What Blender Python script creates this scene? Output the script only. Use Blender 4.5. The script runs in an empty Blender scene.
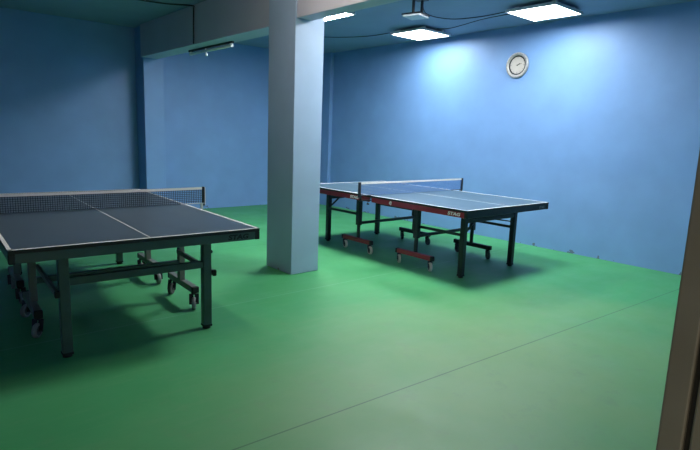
import bpy, bmesh, math, random
from mathutils import Vector, Matrix

scene = bpy.context.scene
COL = scene.collection
random.seed(4)

# ------------------------------------------------------------------ materials
def mat(name, color, rough=0.5, metal=0.0, spec=0.5, noise=0.0, nscale=8.0, bump=0.0, bscale=60.0,
        emit=None, estr=0.0, coat=0.0):
    m = bpy.data.materials.new(name); m.use_nodes = True
    nt = m.node_tree; N = nt.nodes; L = nt.links
    b = N['Principled BSDF']
    b.inputs['Base Color'].default_value = (*color, 1)
    b.inputs['Roughness'].default_value = rough
    b.inputs['Metallic'].default_value = metal
    b.inputs['Specular IOR Level'].default_value = spec
    b.inputs['Coat Weight'].default_value = coat
    if emit:
        b.inputs['Emission Color'].default_value = (*emit, 1)
        b.inputs['Emission Strength'].default_value = estr
    if noise or bump:
        tc = N.new('ShaderNodeTexCoord')
        if noise:
            n = N.new('ShaderNodeTexNoise'); n.inputs['Scale'].default_value = nscale
            n.inputs['Detail'].default_value = 5
            L.new(tc.outputs['Object'], n.inputs['Vector'])
            r = N.new('ShaderNodeMapRange')
            r.inputs['From Min'].default_value = 0.3; r.inputs['From Max'].default_value = 0.7
            r.inputs['To Min'].default_value = 1 - noise; r.inputs['To Max'].default_value = 1 + noise
            L.new(n.outputs['Fac'], r.inputs['Value'])
            h = N.new('ShaderNodeHueSaturation'); h.inputs['Color'].default_value = (*color, 1)
            L.new(r.outputs['Result'], h.inputs['Value'])
            L.new(h.outputs['Color'], b.inputs['Base Color'])
        if bump:
            n2 = N.new('ShaderNodeTexNoise'); n2.inputs['Scale'].default_value = bscale
            L.new(tc.outputs['Object'], n2.inputs['Vector'])
            bp = N.new('ShaderNodeBump'); bp.inputs['Strength'].default_value = bump
            bp.inputs['Distance'].default_value = 0.01
            L.new(n2.outputs['Fac'], bp.inputs['Height'])
            L.new(bp.outputs['Normal'], b.inputs['Normal'])
    return m

def chipped_paint(name, color, chip, thresh=0.64, top=0.28, noise=0.05, rough=0.5):
    """painted plaster with chips and scuffs near the floor"""
    m = mat(name, color, rough, noise=noise, nscale=2.5, bump=0.12, bscale=14)
    nt = m.node_tree; N = nt.nodes; L = nt.links; b = N['Principled BSDF']
    src = b.inputs['Base Color'].links[0].from_socket
    tc = N.new('ShaderNodeTexCoord')
    n = N.new('ShaderNodeTexNoise'); n.inputs['Scale'].default_value = 9; n.inputs['Detail'].default_value = 4
    L.new(tc.outputs['Object'], n.inputs['Vector'])
    sp = N.new('ShaderNodeSeparateXYZ'); L.new(tc.outputs['Object'], sp.inputs[0])
    hr = N.new('ShaderNodeMapRange')
    hr.inputs['From Min'].default_value = 0.0; hr.inputs['From Max'].default_value = top
    hr.inputs['To Min'].default_value = 0.06; hr.inputs['To Max'].default_value = -0.3
    L.new(sp.outputs['Z'], hr.inputs['Value'])
    ad = N.new('ShaderNodeMath'); ad.operation = 'ADD'
    L.new(n.outputs['Fac'], ad.inputs[0]); L.new(hr.outputs['Result'], ad.inputs[1])
    gt = N.new('ShaderNodeMath'); gt.operation = 'GREATER_THAN'; gt.inputs[1].default_value = thresh
    L.new(ad.outputs[0], gt.inputs[0])
    mx = N.new('ShaderNodeMix'); mx.data_type = 'RGBA'
    L.new(gt.outputs[0], mx.inputs['Factor']); L.new(src, mx.inputs[6])
    mx.inputs[7].default_value = (*chip, 1)
    L.new(mx.outputs[2], b.inputs['Base Color'])
    return m

WALL = (0.165, 0.325, 0.60)
M = {}
M['wall'] = chipped_paint('wall paint', WALL, (0.10, 0.14, 0.2), 0.68, 0.22)
M['pillar'] = chipped_paint('pillar paint', (0.31, 0.43, 0.59), (0.22, 0.2, 0.2), 0.7, 0.2)
M['beam'] = mat('beam paint', (0.46, 0.48, 0.57), 0.6, noise=0.04, nscale=2, bump=0.1, bscale=14)
M['ceiling'] = mat('ceiling paint', (0.22, 0.30, 0.43), 0.7, noise=0.06, nscale=1.6, bump=0.15, bscale=9)
M['jamb'] = mat('brown door paint', (0.21, 0.185, 0.14), 0.55, noise=0.1, nscale=6)
M['groove'] = mat('door groove', (0.03, 0.025, 0.018), 0.7)
M['top_a'] = mat('slate table top', (0.075, 0.105, 0.132), 0.34, noise=0.05, nscale=3)
M['top_b'] = mat('blue table top', (0.062, 0.112, 0.148), 0.33, noise=0.05, nscale=3)
M['line'] = mat('white line paint', (0.88, 0.88, 0.86), 0.5, noise=0.03, nscale=30)
M['edge'] = mat('black table edge', (0.010, 0.010, 0.012), 0.5, noise=0.1, nscale=20)
M['green_metal'] = mat('dark green steel', (0.055, 0.095, 0.085), 0.4, noise=0.08, nscale=12)
M['grey_green'] = mat('grey green steel', (0.17, 0.175, 0.15), 0.4, noise=0.08, nscale=12)
M['black_metal'] = mat('black steel', (0.009, 0.010, 0.014), 0.42, noise=0.1, nscale=12)
M['red_metal'] = mat('red steel', (0.27, 0.018, 0.034), 0.42, noise=0.08, nscale=12)
M['dark_red'] = mat('dull red steel', (0.20, 0.018, 0.024), 0.5, noise=0.1, nscale=12)
M['rubber'] = mat('black rubber', (0.012, 0.012, 0.012), 0.7, noise=0.1, nscale=30)
M['wheel'] = mat('grey wheel rubber', (0.22, 0.22, 0.215), 0.55, noise=0.1, nscale=30)
M['wheel_dark'] = mat('dark wheel rubber', (0.06, 0.06, 0.06), 0.6, noise=0.1, nscale=30)
M['wheel_light'] = mat('pale wheel rubber', (0.62, 0.58, 0.50), 0.5, noise=0.08, nscale=30)
M['chrome'] = mat('zinc', (0.5, 0.5, 0.5), 0.35, metal=0.8, noise=0.05, nscale=30)
M['net_a'] = mat('dark net cord', (0.022, 0.026, 0.036), 0.8, noise=0.1, nscale=40)
M['net_b'] = mat('blue net cord', (0.06, 0.17, 0.48), 0.8, noise=0.1, nscale=40)
M['tape'] = mat('white net tape', (0.72, 0.70, 0.68), 0.8, noise=0.05, nscale=25)
M['text_dark'] = mat('black lettering', (0.006, 0.006, 0.006), 0.6, noise=0.1, nscale=20)
M['text_light'] = mat('white lettering', (0.75, 0.72, 0.70), 0.6, noise=0.1, nscale=20)
M['text_grey'] = mat('grey lettering', (0.22, 0.22, 0.23), 0.6, noise=0.1, nscale=20)
M['white_metal'] = mat('white lamp frame', (0.62, 0.64, 0.66), 0.45, noise=0.03, nscale=20)
M['panel'] = mat('lit diffuser', (0.9, 0.9, 0.9), 0.5, emit=(0.93, 0.97, 1.0), estr=29.0)
M['panel_strong'] = mat('brightly lit diffuser', (0.9, 0.9, 0.9), 0.5, emit=(0.93, 0.97, 1.0), estr=62.0)
M['warm'] = mat('warm lit diffuser', (0.9, 0.88, 0.8), 0.5, emit=(1.0, 0.84, 0.68), estr=125.0)
M['tube'] = mat('unlit tube glass', (0.78, 0.80, 0.82), 0.25, noise=0.03, nscale=30)
M['cable'] = mat('black cable', (0.012, 0.013, 0.016), 0.6, noise=0.1, nscale=30)
M['fixture'] = mat('grey fixture plate', (0.55, 0.58, 0.60), 0.4, noise=0.04, nscale=20)
M['clock_face'] = mat('cream clock face', (0.46, 0.43, 0.38), 0.4, noise=0.02, nscale=20)
M['clock_rim'] = mat('silver clock rim', (0.42, 0.42, 0.40), 0.35, metal=0.2, noise=0.15, nscale=25)

def floor_material():
    m = bpy.data.materials.new('green vinyl floor'); m.use_nodes = True
    nt = m.node_tree; N = nt.nodes; L = nt.links; b = N['Principled BSDF']
    tc = N.new('ShaderNodeTexCoord')
    def noise(scale, detail=5, rough=0.55, vec=None):
        n = N.new('ShaderNodeTexNoise'); n.inputs['Scale'].default_value = scale
        n.inputs['Detail'].default_value = detail; n.inputs['Roughness'].default_value = rough
        L.new(vec or tc.outputs['Object'], n.inputs['Vector']); return n.outputs['Fac']
    def rng(s, a, c, d, e):
        r = N.new('ShaderNodeMapRange'); r.inputs['From Min'].default_value = a; r.inputs['From Max'].default_value = c
        r.inputs['To Min'].default_value = d; r.inputs['To Max'].default_value = e
        L.new(s, r.inputs['Value']); return r.outputs['Result']
    def mix(f, a, c):
        x = N.new('ShaderNodeMix'); x.data_type = 'RGBA'
        L.new(f, x.inputs['Factor'])
        for i, v in ((6, a), (7, c)):
            if isinstance(v, tuple): x.inputs[i].default_value = (*v, 1)
            else: L.new(v, x.inputs[i])
        return x.outputs[2]
    def math_(op, a, c=None):
        x = N.new('ShaderNodeMath'); x.operation = op
        for i, v in ((0, a), (1, c)):
            if v is None: continue
            if isinstance(v, (int, float)): x.inputs[i].default_value = v
            else: L.new(v, x.inputs[i])
        return x.outputs[0]
    sp = N.new('ShaderNodeSeparateXYZ'); L.new(tc.outputs['Object'], sp.inputs[0])
    X, Y = sp.outputs['X'], sp.outputs['Y']
    col = mix(rng(noise(0.9), 0.35, 0.65, 0, 1), (0.052, 0.315, 0.110), (0.066, 0.35, 0.128))
    # trodden patch between tables and door, foreground lamplight painted into its colour (round its own centre)
    dx = math_('MULTIPLY', math_('SUBTRACT', X, 2.9), 0.42)
    dy = math_('MULTIPLY', math_('SUBTRACT', Y, 1.6), 0.62)
    dist = math_('SQRT', math_('ADD', math_('MULTIPLY', dx, dx), math_('MULTIPLY', dy, dy)))
    wob = math_('ADD', dist, rng(noise(1.6, 6, 0.6), 0.3, 0.7, -0.18, 0.18))
    worn_lit = rng(wob, 0.15, 1.15, 0.75, 0.0)
    col = mix(worn_lit, col, (0.225, 0.37, 0.150))
    scuff = rng(noise(5.5, 8, 0.7), 0.54, 0.72, 0, 0.6)
    mp = N.new('ShaderNodeMapping'); mp.inputs['Scale'].default_value = (1.2, 9.0, 1.0)
    L.new(tc.outputs['Object'], mp.inputs['Vector'])
    col = mix(rng(noise(1.5, 7, 0.65, mp.outputs['Vector']), 0.5, 0.75, 0, 0.30), col, (0.16, 0.36, 0.17))
    col = mix(math_('MULTIPLY', scuff, rng(wob, 0.2, 1.4, 1.0, 0.15)), col, (0.15, 0.27, 0.14))
    # seams between the sheets
    s1 = math_('ABSOLUTE', math_('SUBTRACT', math_('ADD', Y, math_('MULTIPLY', X, 0.049)), 2.055))
    l1 = math_('LESS_THAN', s1, 0.0045)
    col = mix(math_('MULTIPLY', l1, 0.62), col, (0.02, 0.09, 0.045))
    s2 = math_('ABSOLUTE', math_('SUBTRACT', Y, 3.858))
    l2 = math_('LESS_THAN', s2, 0.005)
    col = mix(math_('MULTIPLY', l2, 0.5), col, (0.22, 0.48, 0.3))
    s3 = math_('ABSOLUTE', math_('SUBTRACT', Y, 5.80))
    l3 = math_('LESS_THAN', s3, 0.004)
    col = mix(math_('MULTIPLY', l3, 0.5), col, (0.02, 0.12, 0.06))
    L.new(col, b.inputs['Base Color'])
    L.new(rng(noise(3.0), 0.3, 0.7, 0.44, 0.56), b.inputs['Roughness'])
    b.inputs['Specular IOR Level'].default_value = 0.45
    bp = N.new('ShaderNodeBump'); bp.inputs['Strength'].default_value = 0.05; bp.inputs['Distance'].default_value = 0.01
    L.new(noise(70), bp.inputs['Height']); L.new(bp.outputs['Normal'], b.inputs['Normal'])
    return m
M['floor'] = floor_material()

# ------------------------------------------------------------------ mesh helpers
def new_bm(): return bmesh.new()

def box(bm, c, s, bev=0.0, mi=0, rot=None):
    """box by centre and size, optional bevel and 3x3 rotation about its centre"""
    t = bmesh.new()
    bmesh.ops.create_cube(t, size=1.0)
    for v in t.verts: v.co = Vector((v.co.x * s[0], v.co.y * s[1], v.co.z * s[2]))
    if bev > 0:
        bmesh.ops.bevel(t, geom=t.edges[:], offset=min(bev, min(s) * 0.45), segments=2, profile=0.5, affect='EDGES')
    for f in t.faces: f.material_index = mi
    if rot is not None:
        for v in t.verts: v.co = rot @ v.co
    for v in t.verts: v.co += Vector(c)
    merge(bm, t)

def box2(bm, a, b, bev=0.0, mi=0):
    box(bm, [(a[i] + b[i]) / 2 for i in range(3)], [abs(b[i] - a[i]) for i in range(3)], bev, mi)

def merge(bm, t):
    me = bpy.data.meshes.new('tmp'); t.to_mesh(me); t.free()
    bm.from_mesh(me); bpy.data.meshes.remove(me)

def bar(bm, p, q, w, h, bev=0.004, mi=0):
    """square tube from p to q: w sideways, h upwards"""
    p, q = Vector(p), Vector(q); d = q - p; ln = d.length; y = d.normalized()
    up = Vector((0, 0, 1)) if abs(y.z) < 0.95 else Vector((1, 0, 0))
    x = y.cross(up).normalized(); z = x.cross(y)
    R = Matrix((x, y, z)).transposed()
    box(bm, (p + q) / 2, (w, ln, h), bev, mi, R)

def cyl(bm, p, q, r, seg=16, mi=0, r2=None):
    p, q = Vector(p), Vector(q); d = q - p
    t = bmesh.new()
    bmesh.ops.create_cone(t, cap_ends=True, segments=seg, radius1=r, radius2=r if r2 is None else r2, depth=d.length)
    R = d.to_track_quat('Z', 'Y').to_matrix()
    for v in t.verts: v.co = R @ v.co + (p + q) / 2
    for f in t.faces:
        f.material_index = mi
        f.smooth = len(f.verts) == 4
    merge(bm, t)

def lathe(bm, prof, axis, c, seg=32, mi=0):
    """revolve (radius, along) profile about an axis letter through c"""
    rings = []
    for r, h in prof:
        ring = []
        for k in range(seg):
            a = 2 * math.pi * k / seg
            u, v = r * math.cos(a), r * math.sin(a)
            co = {'X': (h, u, v), 'Y': (v, h, u), 'Z': (u, v, h)}[axis]
            ring.append(bm.verts.new(Vector(co) + Vector(c)))
        rings.append(ring)
    for i in range(len(rings) - 1):
        for k in range(seg):
            f = bm.faces.new((rings[i][k], rings[i][(k + 1) % seg], rings[i + 1][(k + 1) % seg], rings[i + 1][k]))
            f.smooth = True; f.material_index = mi
    for ring in (rings[0], rings[-1]):
        if prof[rings.index(ring)][0] > 1e-4:
            f = bm.faces.new(ring); f.material_index = mi
    bmesh.ops.remove_doubles(bm, verts=bm.verts[:], dist=1e-6)

def tube(bm, pts, r, seg=8):
    """round cable through points (smoothed)"""
    P = [Vector(p) for p in pts]
    path = []
    for i in range(len(P) - 1):
        p0, p1, p2, p3 = P[max(i - 1, 0)], P[i], P[i + 1], P[min(i + 2, len(P) - 1)]
        for k in range(8):
            t = k / 8
            path.append(0.5 * ((2 * p1) + (p2 - p0) * t + (2 * p0 - 5 * p1 + 4 * p2 - p3) * t * t + (3 * p1 - p0 - 3 * p2 + p3) * t ** 3))
    path.append(P[-1])
    prev = None
    for i, c in enumerate(path):
        d = (path[min(i + 1, len(path) - 1)] - path[max(i - 1, 0)]).normalized()
        up = Vector((0, 0, 1)) if abs(d.z) < 0.9 else Vector((1, 0, 0))
        x = d.cross(up).normalized(); z = x.cross(d)
        ring = [bm.verts.new(c + r * (math.cos(2 * math.pi * k / seg) * x + math.sin(2 * math.pi * k / seg) * z)) for k in range(seg)]
        if prev:
            for k in range(seg):
                f = bm.faces.new((prev[k], prev[(k + 1) % seg], ring[(k + 1) % seg], ring[k])); f.smooth = True
        else: bm.faces.new(ring)
        prev = ring
    bm.faces.new(prev)

def text_bm(s, size, depth, width=None, shear=0.0):
    cu = bpy.data.curves.new('t', 'FONT'); cu.body = s; cu.size = size; cu.extrude = depth
    cu.align_x = 'CENTER'; cu.align_y = 'CENTER'; cu.offset = size * 0.04; cu.shear = shear
    cu.resolution_u = 3
    o = bpy.data.objects.new('t', cu); COL.objects.link(o)
    bpy.context.view_layer.update()
    me = bpy.data.meshes.new_from_object(o.evaluated_get(bpy.context.evaluated_depsgraph_get()))
    bpy.data.objects.remove(o); bpy.data.curves.remove(cu)
    bm = bmesh.new(); bm.from_mesh(me); bpy.data.meshes.remove(me)
    if width:
        xs = [v.co.x for v in bm.verts]; k = width / (max(xs) - min(xs))
        for v in bm.verts: v.co.x *= k
    return bm

def xform(bm, R, t):
    for v in bm.verts: v.co = R @ v.co + Vector(t)
    return bm

def obj(name, bm, m, parent=None, loc=(0, 0, 0), rotz=0.0):
    bmesh.ops.recalc_face_normals(bm, faces=bm.faces[:])
    me = bpy.data.meshes.new(name); bm.to_mesh(me); bm.free()
    for x in (m if isinstance(m, (list, tuple)) else [m]): me.materials.append(x)
    o = bpy.data.objects.new(name, me); COL.objects.link(o)
    o.location = loc; o.rotation_euler.z = rotz
    if parent: o.parent = parent
    return o

def dup(o, parent, loc, rotz=0.0):
    c = o.copy(); COL.objects.link(c); c.parent = parent; c.location = loc; c.rotation_euler = (0, 0, rotz)
    for ch in o.children:
        d = ch.copy(); COL.objects.link(d); d.parent = c
    return c

def tag(o, label, cat, group=None):
    o['label'] = label; o['category'] = cat
    if group: o['group'] = group
    return o

def thing(name, label, cat, loc=(0, 0, 0), rotz=0.0, group=None):
    o = bpy.data.objects.new(name, None); COL.objects.link(o)
    o.empty_display_size = 0.2
    o.location = loc; o.rotation_euler.z = rotz
    return tag(o, label, cat, group)

def struct(name, bm, m):
    o = obj(name, bm, m); o['kind'] = 'structure'; return o

# ------------------------------------------------------------------ room
XW, YB, ZC = 6.724, 9.052, 3.0
XL, YF = -1.3, 0.262
bm = new_bm(); box2(bm, (XL - .12, .10, -.1), (XW + .12, YB + .12, 0)); struct('floor', bm, M['floor'])
bm = new_bm(); box2(bm, (XL - .12, .12, ZC), (XW + .12, YB + .12, ZC + .12)); struct('ceiling', bm, M['ceiling'])
bm = new_bm(); box2(bm, (XL - .12, YB, 0), (XW + .12, YB + .12, ZC)); struct('wall_back', bm, M['wall'])
bm = new_bm(); box2(bm, (XW, .12, 0), (XW + .12, YB, ZC)); struct('wall_right', bm, M['wall'])
bm = new_bm(); box2(bm, (XL - .12, .12, 0), (XL, YB, ZC)); struct('wall_left', bm, M['wall'])
D0, D1, DH = -0.12, 0.96, 2.08
bm = new_bm()
box2(bm, (XL, .13, 0), (D0, YF, ZC)); box2(bm, (D1, .13, 0), (XW, YF, ZC)); box2(bm, (D0, .13, DH), (D1, YF, ZC))
struct('wall_front', bm, M['wall'])
# door frame: jambs with a rebate groove, and the head
bm = new_bm()
def jamb(x0, x1, face):
    box2(bm, (x0, .228, 0), (x1, .264, DH), .003)
    box2(bm, (min(x0 + .012 * (face < 0), x1), .219, 0), (x1 - .012 * (face > 0), .228, DH), 0, 1)
    box2(bm, (x0, .105, 0), (x1, .219, DH), .003)
jamb(.905, D1, -1); jamb(D0, D0 + .055, 1)
box2(bm, (D0 + .055, .105, DH - .055), (.905, .264, DH), .003)
struct('door_1', bm, [M['jamb'], M['groove']])

# pillar, beam, pilasters
XC, YC, WC, DC = 3.016, 4.3676, .3455, .4723
bm = new_bm(); box2(bm, (XC, YC, 0), (XC + WC, YC + DC, ZC), .006); struct('pillar', bm, M['pillar'])
bm = new_bm(); box2(bm, (3.03, YF, 2.515), (3.21, YC, ZC), .006); struct('ceiling_beam', bm, M['beam'])
bm = new_bm(); box2(bm, (3.09, YC + DC, 2.515), (3.36, 8.69, ZC), .006); struct('ceiling_beam', bm, M['beam'])
bm = new_bm(); box2(bm, (3.129, 8.69, 0), (3.45, YB, ZC), .006); struct('trim_1', bm, M['wall'])
bm = new_bm(); box2(bm, (6.645, 8.40, 0), (XW, YB, ZC), .006); struct('trim_2', bm, M['wall'])

# ------------------------------------------------------------------ tables
TW, TL, TH = 1.525, 2.74, 0.76

def make_caster(parent, loc, rz, wmat, fmat, h):
    """swivel caster: stem, fork and axle, with a wheel under it (root at the bar's underside)"""
    R = 0.05
    bm = new_bm()
    cyl(bm, (0, 0, h - .012), (0, 0, h), .022, 14)
    bm2z = R
    for s in (-1, 1):
        bar(bm, (s * .021, 0, h - .014), (s * .021, .022, R - .008), .004, .034, .001)
    box(bm, (0, 0, h - .016), (.046, .036, .006), .001)
    cyl(bm, (-.026, .022, R), (.026, .022, R), .007, 10)
    c = obj('caster', bm, fmat, parent, loc, rz)
    bm = new_bm()
    lathe(bm, [(.012, -.012), (.030, -.011), (.034, -.015), (.045, -.015), (.05, -.009), (.05, .009), (.045, .015), (.034, .015), (.030, .011), (.012, .012)], 'X', (0, .022, R), 28)
    for fc in bm.faces:
        q = fc.calc_center_median() - Vector((0, .022, R))
        if math.hypot(q.y, q.z) < .036: fc.material_index = 1
    obj('wheel', bm, [wmat, M['wheel_dark']], c)
    return c

def make_table(o, kind):
    """one rollaway table; local x across, y along, near end at y = -TL/2"""
    A = kind == 'green'
    hw, hl = TW / 2, TL / 2
    frame_m = M['green_metal'] if A else M['black_metal']
    side_m = M['green_metal'] if A else M['red_metal']
    for s in (-1, 1):                                   # the two halves
        y0, y1 = (s * .004, s * hl)
        ya, yb = min(y0, y1), max(y0, y1)
        bm = new_bm()
        box2(bm, (-hw, ya, TH - .022), (hw, yb, TH), .002, 1)
        box2(bm, (-hw + .001, ya + .001, TH - .001), (hw - .001, yb - .001, TH + .0004), 0, 0)
        z0, z1 = TH, TH + .0012
        for sx in (-1, 1):
            box2(bm, (sx * hw, ya, z0), (sx * (hw - .020), yb, z1), 0, 2)
        box2(bm, (-hw, s * hl, z0), (hw, s * (hl - .020), z1), 0, 2)
        box2(bm, (-.0035, ya, z0), (.0035, yb, z1), 0, 2)
        obj('tabletop', bm, [M['top_a'] if A else M['top_b'], M['edge'], M['line']], o)
        # apron: two long rails and one end rail, inset under the edge
        ins = .004
        z0, z1 = TH - .078, TH - .022
        for sx in (-1, 1):
            bm = new_bm()
            box2(bm, (sx * (hw - ins), s * .02, z0), (sx * (hw - ins - .022), s * (hl - .03), z1), .003)
            r = obj('side_rail', bm, side_m, o)
            if sx == -1 and not A:
                t = text_bm('STAG', .044, .0008, width=.155 if s < 0 else .15, shear=.15)
                yy = -hl + .16 if s < 0 else .28
                xform(t, Matrix(((0, 0, -1), (-1, 0, 0), (0, 1, 0))), (-hw + ins - .0006, yy, (z0 + z1) / 2))
                obj('lettering', t, M['text_light'], r)['label'] = 'white lettering'
                if s < 0:
                    e = new_bm(); c = (-hw + ins - .0005, -.33, (z0 + z1) / 2)
                    pts = []
                    for k in range(20):
                        a = 2 * math.pi * k / 20
                        rr = .021 * (1 + .12 * math.cos(3 * a))
                        pts.append((c[0], c[1] + rr * math.cos(a) * .9, c[2] + rr * math.sin(a)))
                    f1 = [e.verts.new(q) for q in pts]; f2 = [e.verts.new((q[0] - .0008, q[1], q[2])) for q in pts]
                    e.faces.new(f1); e.faces.new(f2)
                    for k in range(20): e.faces.new((f1[k], f1[(k + 1) % 20], f2[(k + 1) % 20], f2[k]))
                    box(e, (c[0] - .001, c[1] + .003, c[2] + .002), (.001, .008, .018), 0, 1)
                    box(e, (c[0] - .001, c[1] - .004, c[2] - .007), (.001, .016, .005), 0, 1)
                    obj('emblem', e, [M['text_light'], M['red_metal']], r)['label'] = 'small round white emblem'
        bm = new_bm()
        box2(bm, (-hw + .03, s * (hl - ins), z0), (hw - .03, s * (hl - ins - .022), z1), .003)
        r = obj('end_rail', bm, frame_m, o)
        if s < 0:
            t = text_bm('STAG', .046 if A else .034, .0008, width=.155 if A else .11, shear=.12)
            xform(t, Matrix(((1, 0, 0), (0, 0, -1), (0, 1, 0))), ((hw - .165) if A else (hw - .14), -hl + ins - .0006, (z0 + z1) / 2))
            obj('lettering', t, M['text_dark'] if A else M['text_grey'], r)
        for sx in (-1, 1):                              # black corner caps
            bm = new_bm()
            box2(bm, (sx * (hw + .001), s * (hl + .001), z0 - .002), (sx * (hw - .034), s * (hl - .034), TH - .021), .006)
            obj('corner_cap', bm, M['edge'], o)
        # folding frame under the half
        lx, ly = .462, s * (hl - .245)
        lw = .060 if A else .056
        px, py = (.540, s * .43) if A else (.515, -.525 if s < 0 else .45)
        for sx in (-1, 1):
            bm = new_bm()
            box2(bm, (sx * lx - lw / 2, ly - lw / 2, .018), (sx * lx + lw / 2, ly + lw / 2, TH - .04), .005)
            g = obj('leg', bm, frame_m, o)
            bm = new_bm(); cyl(bm, (sx * lx, ly, 0), (sx * lx, ly, .02), lw * .48, 16, r2=lw * .42)
            box(bm, (sx * lx, ly, .024), (lw + .004, lw + .004, .016), .003)
            obj('foot_pad', bm, M['rubber'], g)
            # post of the rolling carriage
            bm = new_bm()
            if A:
                box2(bm, (sx * px - .024, py - .028, .185), (sx * px + .024, py + .028, TH - .03), .005)
            else:
                box2(bm, (sx * px - .027, py - .031, .325), (sx * px + .027, py + .031, TH - .03), .005)
                box2(bm, (sx * px - .016, py - .018, .15), (sx * px + .016, py + .018, .33), .004)
            obj('post', bm, M['grey_green'] if A else frame_m, o)
            # base bar along the table with end caps and two casters
            bx = sx * (px + (.012 if A else .02)); zb = .140 if A else .116
            hb = .27 if A else .262; ba, bb = py - hb, py + hb
            bm = new_bm()
            bar(bm, (bx, ba + .012, zb + .025), (bx, bb - .012, zb + .025), .052 if A else .046, .05)
            bmat = M['grey_green'] if A else (M['black_metal'] if sx > 0 else (M['red_metal'] if s < 0 else M['dark_red']))
            B = obj('base_bar', bm, bmat, o)
            for q in (ba, bb):
                bm = new_bm(); box(bm, (bx, q, zb + .025), (.054 if A else .048, .03, .052), .006)
                obj('end_cap', bm, M['rubber'], B)
            for q in (ba + .028, bb - .028):
                make_caster(o, (bx, q, 0), random.uniform(2.3, 3.3) if A else random.uniform(2.45, 2.95),
                            (M['wheel'] if sx < 0 or random.random() < .4 else M['wheel_dark']) if A else (M['wheel_light'] if sx < 0 else M['wheel_dark']),
                            M['black_metal'], zb)
            # strut from leg to post
            ux = sx * (lx + lw / 2 + .014) if A else sx * (lx + .02)
            zs = .420 if A else .455
            bm = new_bm()
            bar(bm, (ux, ly + s * (.03 if A else -.01), zs), (ux, py + s * .02, zs + (.02 if A else 0)), .022 if A else .02, .034 if A else .03, .003)
            S = obj('strut', bm, M['grey_green'] if A else frame_m, o)
            if A:
                bm = new_bm(); bar(bm, (ux, ly + s * .025, zs), (ux, ly + s * .055, zs), .03, .042, .006)
                obj('end_cap', bm, M['rubber'], S)
                if sx > 0 and s < 0:
                    bm = new_bm(); cyl(bm, (lx + .029, ly, .57), (lx + .042, ly, .57), .009, 12)
                    cyl(bm, (lx + .040, ly, .57), (lx + .048, ly, .57), .013, 12, r2=.010)
                    obj('locking_knob', bm, M['rubber'], g)
            else:
                # diagonal brace from the leg's inner side up to the rail
                bm = new_bm()
                if sx < 0: bar(bm, (-lx + .02, ly, .47), (-lx + .19, ly, .595), .016, .02, .003)
                else: bar(bm, (lx - .02, ly, .525), (lx - .40, ly, .585), .012, .014, .002)
                obj('brace', bm, frame_m, o)
        # cross bars
        zc = .485 if A else .60
        bm = new_bm(); bar(bm, (-lx + lw / 2 - .005, ly, zc), (lx - lw / 2 + .005, ly, zc), .04, .05 if A else .045)
        obj('cross_bar', bm, frame_m, o)
        zc = .335 if A else .35
        bm = new_bm(); bar(bm, (-px + .015, py, zc), (px - .015, py, zc), .04, .045 if A else .032)
        obj('cross_bar', bm, frame_m, o)
        # fold-out support tube under the tabletop
        bm = new_bm(); bar(bm, (-px, py, TH - .052), (px, py, TH - .052), .03, .03)
        obj('cross_bar', bm, frame_m, o)

def make_net(o, kind):
    A = kind == 'green'
    half = TW / 2 + .150; z0 = .0045; z1 = .1525
    cell = .0165; th = .0036 if A else .0026
    bm = new_bm()
    n = int(2 * half / cell)
    for i in range(n + 1):
        x = -half + 2 * half * i / n
        box(bm, (x, 0, (z0 + z1) / 2), (th, th, z1 - z0))
    k = int((z1 - z0) / cell)
    for j in range(k + 1):
        z = z0 + (z1 - .012 - z0) * j / k
        box(bm, (0, 0, z + th / 2), (2 * half, th, th))
    obj('net_mesh', bm, M['net_a'] if A else M['net_b'], o)
    # white tape folded over the top, sagging a little
    bm = new_bm()
    seg = 24
    def prof(x):
        return z1 + .001 - (.004 if A else .0015) * (1 - (x / half) ** 2)
    for i in range(seg):
        xa = -half + 2 * half * i / seg; xb = -half + 2 * half * (i + 1) / seg
        za, zb = prof(xa), prof(xb)
        h = .021
        vs = [bm.verts.new(q) for q in ((xa, -.004, za - h), (xb, -.004, zb - h), (xb, -.004, zb), (xa, -.004, za), (xa, .004, za - h), (xb, .004, zb - h), (xb, .004, zb), (xa, .004, za))]
        for f in ((0, 1, 2, 3), (7, 6, 5, 4), (3, 2, 6, 7), (0, 4, 5, 1)): bm.faces.new([vs[q] for q in f])
        if i == 0: bm.faces.new([vs[q] for q in (0, 3, 7, 4)])
        if i == seg - 1: bm.faces.new([vs[q] for q in (1, 5, 6, 2)])
    bmesh.ops.remove_doubles(bm, verts=bm.verts[:], dist=1e-5)
    obj('tape', bm, M['tape'], o)
    pm = M['black_metal']
    for s in (-1, 1):
        bm = new_bm()
        box2(bm, (s * (half + .001), -.011, -.02), (s * (half + (.024 if A else .032)), .011, z1 + .004), .004)
        p = obj('net_post', bm, pm, o)
        if A:
            bm = new_bm(); box2(bm, (s * (half + .0235), -.009, -.01), (s * (half + .031), .009, z1), .002)
            obj('sleeve', bm, M['tape'], p)['label'] = 'white edge strip'
        # clamp: arm over the edge, lower jaw and screw with a knob
        bm = new_bm()
        box2(bm, (s * (half + .02), -.014, .0016), (s * (TW / 2 - .055), .014, .0075), .002)
        box2(bm, (s * (half + .006), -.012, -.052), (s * (half - .012), .012, .005), .002)
        box2(bm, (s * (half + .006), -.012, -.060), (s * (TW / 2 - .02), .012, -.050), .002)
        obj('clamp', bm, M['fixture'] if A else pm, p)
        bm = new_bm()
        cyl(bm, (s * (TW / 2 + .028), 0, -.095), (s * (TW / 2 + .028), 0, -.05), .005, 10)
        cyl(bm, (s * (TW / 2 + .028), 0, -.105), (s * (TW / 2 + .028), 0, -.090), .016, 14)
        obj('screw', bm, M['chrome'] if A else pm, p)

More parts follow.
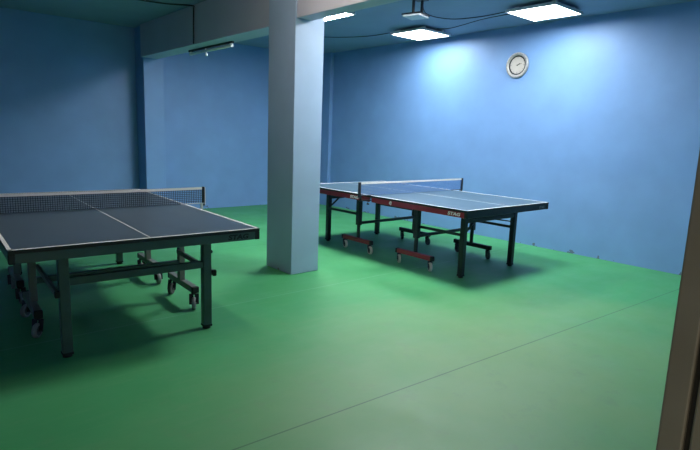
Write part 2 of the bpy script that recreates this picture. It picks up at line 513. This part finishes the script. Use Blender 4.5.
def place(kind, x, y, a, label, nlabel):
    c, s = math.cos(a), math.sin(a)
    cx = x + c * TW / 2 - s * TL / 2; cy = y + s * TW / 2 + c * TL / 2
    t = thing('table_tennis_table', label, 'table', (cx, cy, 0), a)
    make_table(t, kind)
    n = thing('table_tennis_net', nlabel, 'net', (cx, cy, TH), a)
    make_net(n, kind)
place('green', .4339, 3.2960, -.0394,
      'slate-topped table tennis table on dark green steel legs with casters, left of the pillar',
      'dark mesh net with white top tape clamped across the slate-topped table')
place('red', 4.1538, 3.0768, .0018,
      'blue-topped table tennis table with red side rails and black legs, right of the pillar',
      'blue mesh net with white top tape clamped across the red-railed table')

# ------------------------------------------------------------------ lamps
def panel_lamp(x, y, label, rz=0.0, dm='panel', size=.60):
    o = thing('ceiling_panel_light', label, 'ceiling light', (x, y, ZC), rz, None)
    h = size / 2; f = .018
    zb, zt = -.072, -.038
    bm = new_bm()
    for s in (-1, 1):
        box2(bm, (s * h, -h, zb), (s * (h + f), h, zt), .002)
        box2(bm, (-h - f, s * h, zb), (h + f, s * (h + f), zt), .002)
    box2(bm, (-h, -h, zt - .008), (h, h, zt))
    obj('frame', bm, M['white_metal'], o)
    bm = new_bm(); box2(bm, (-h + .001, -h + .001, zb + .006), (h - .001, h - .001, zb + .012))
    obj('diffuser', bm, M[dm], o)
    for sx in (-1, 1):
        for sy in (-1, 1):
            bm = new_bm(); box(bm, (sx * h * .67, sy * h * .8, zt / 2), (.03, .05, -zt), .002)
            obj('mounting_bracket', bm, M['white_metal'], o)
    return o
panel_lamp(6.105, 5.60, 'lit square ceiling panel farther down the right wall, beyond the clock')
panel_lamp(5.97, 3.535, 'lit square ceiling panel up and right of the wall clock, largest in view')
panel_lamp(4.27, 5.64, 'lit ceiling panel half hidden behind the beam just right of the pillar', dm='panel_strong')
panel_lamp(4.22, 3.50, 'lit square ceiling panel out of frame above the red-railed table', dm='panel_strong')

# tube battens: an unlit one on the beam's underside, a lit one on the ceiling of the left bay
def tube_lamp(loc, label, tm, lit):
    o = thing('tube_light', label, 'tube light', loc)
    bm = new_bm(); box2(bm, (-.020, -.62, -.026), (.020, .62, 0), .004)
    obj('batten', bm, M['white_metal'] if lit else M['cable'], o)
    bm = new_bm(); cyl(bm, (0, -.56, -.054), (0, .56, -.054), .017, 16); obj('tube', bm, tm, o)
    for s in (-1, 1):
        bm = new_bm(); box2(bm, (-.018, s * .56, -.072), (.018, s * .60, -.026), .006); obj('tube_holder', bm, M['tube'], o)
    if not lit:
        bm = new_bm(); cyl(bm, (0, .10, -.095), (0, .12, -.028), .012, 12); cyl(bm, (0, .10, -.12), (0, .10, -.094), .016, 12)
        obj('starter', bm, M['tube'], o)
tube_lamp((3.29, 6.72, 2.520), 'unlit fluorescent tube batten under the beam, left of the pillar', M['tube'], False)
tube_lamp((1.95, 3.25, ZC), 'lit warm tube batten out of frame on the ceiling left of the beam', M['warm'], True)

# small unlit fixture hung from two brackets
o = thing('ceiling_fixture', 'small grey plate fixture hung on two dark brackets beyond the brightest panel', 'ceiling fixture', (4.68, 4.38, ZC), .25)
bm = new_bm(); box(bm, (0, 0, -.205), (.22, .22, .02), .004); obj('plate', bm, M['fixture'], o)
bm = new_bm(); box2(bm, (-.12, -.12, -.195), (.12, .12, -.180), .003); obj('housing', bm, M['black_metal'], o)
for s in (-1, 1):
    bm = new_bm(); bar(bm, (s * .10, -.02, -.188), (s * .10, -.02, -.003), .022, .03, .002)
    obj('bracket', bm, M['black_metal'], o)
bm = new_bm(); box2(bm, (-.15, -.08, -.012), (.15, .06, 0), .003); obj('base_plate', bm, M['black_metal'], o)

# cables
def cable(pts, label, r=.006):
    bm = new_bm(); tube(bm, pts, r); tag(obj('cable', bm, M['cable']), label, 'cable')
cable([(4.82, 4.42, 2.985), (5.25, 4.72, 2.965), (5.6, 4.62, 2.95), (5.80, 4.3, 2.97), (5.82, 3.9, 2.985)],
      'black cable sagging along the ceiling from the small fixture to the bright panel')
cable([(6.1, 5.28, 2.985), (6.15, 5.08, 2.975), (6.05, 4.75, 2.97), (5.95, 4.35, 2.975), (5.95, 3.88, 2.985)],
      'black cable on the ceiling linking the two panels by the right wall', .005)
cable([(5.9, 5.93, 2.985), (5.86, 6.5, 2.98), (5.49, 7.1, 2.98), (4.6, 7.6, 2.985), (3.34, 7.7, 2.985)],
      'black cable running from the farther ceiling panel back to the beam', .006)
cable([(-1.25, 7.0, 2.988), (1.0, 7.0, 2.988), (2.58, 6.985, 2.988), (3.06, 6.76, 2.985), (3.079, 6.74, 2.95), (3.079, 6.745, 2.75), (3.079, 6.75, 2.52)],
      'black cable crossing the left ceiling and dropping down the beam face', .009)

# ------------------------------------------------------------------ clock
o = thing('wall_clock', 'round cream-faced wall clock with silver rim on the right blue wall', 'clock', (XW, 4.306, 2.475))
R = .172
bm = new_bm()
lathe(bm, [(R - .02, -.0005), (R, -.0005), (R, -.026), (R - .008, -.036), (R - .022, -.036), (R - .044, -.016), (R - .044, -.006), (R - .02, -.0005)][:7], 'X', (0, 0, 0), 48)
obj('rim', bm, M['clock_rim'], o)
bm = new_bm(); cyl(bm, (-.002, 0, 0), (-.014, 0, 0), R - .03, 48); obj('dial', bm, M['clock_face'], o)
bm = new_bm(); lathe(bm, [(R - .058, -.0080), (R - .058, -.0165), (R - .044, -.0185), (R - .040, -.0185), (R - .040, -.008)], 'X', (0, 0, 0), 48)
obj('inner_ring', bm, M['black_metal'], o)
for k in range(24):
    Rm = Matrix.Rotation(k * math.pi / 12, 3, 'X')
    bm = new_bm(); box(bm, Rm @ Vector((-.0365, 0, R - .015)), (.002, .016, .006), 0, 0, Rm); obj('rim_stud', bm, M['text_grey'], o)
for k in range(12):
    a = k * math.pi / 6
    Rm = Matrix.Rotation(a, 3, 'X')
    bm = new_bm(); box(bm, Rm @ Vector((-.0145, 0, R - .070)), (.001, .006 if k % 3 else .010, .020), 0, 0, Rm)
    obj('hour_mark', bm, M['text_grey'], o)
for ln, w, ang, nm in ((.058, .008, 58, 'hour_hand'), (.080, .006, 72, 'minute_hand')):
    bm = new_bm(); Rm = Matrix.Rotation(math.radians(ang), 3, 'X')
    box(bm, Rm @ Vector((-.017, 0, ln / 2 - .012)), (.0015, w, ln), 0, 0, Rm)
    if nm == 'hour_hand': cyl(bm, (-.014, 0, 0), (-.020, 0, 0), .009, 14)
    obj(nm, bm, M['edge'], o)

# ------------------------------------------------------------------ camera, world, output
F, YAW, PITCH, ROLL, H = 530.25, .715135, .169322, .03708, 1.445147
f = Vector((math.sin(YAW) * math.cos(PITCH), math.cos(YAW) * math.cos(PITCH), -math.sin(PITCH)))
r = Vector((math.cos(YAW), -math.sin(YAW), 0)); u = r.cross(f)
r2 = math.cos(ROLL) * r + math.sin(ROLL) * u; u2 = -math.sin(ROLL) * r + math.cos(ROLL) * u
cam = bpy.data.cameras.new('camera'); co = bpy.data.objects.new('camera', cam); COL.objects.link(co)
cam.sensor_fit = 'HORIZONTAL'; cam.sensor_width = 36; cam.lens = F * 36 / 700; cam.clip_start = .02
Mx = Matrix((r2, u2, -f)).transposed().to_4x4(); Mx.translation = (0, 0, H)
co.matrix_world = Mx
scene.camera = co

w = bpy.data.worlds.new('world'); scene.world = w; w.use_nodes = True
w.node_tree.nodes['Background'].inputs['Color'].default_value = (.9, .85, .7, 1)
w.node_tree.nodes['Background'].inputs['Strength'].default_value = .5
vs = scene.view_settings
vs.view_transform = 'Standard'; vs.look = 'None'; vs.gamma = 1; vs.use_curve_mapping = False
vs.exposure = 0.22
scene.cycles.max_bounces = 10
scene.cycles.diffuse_bounces = 3
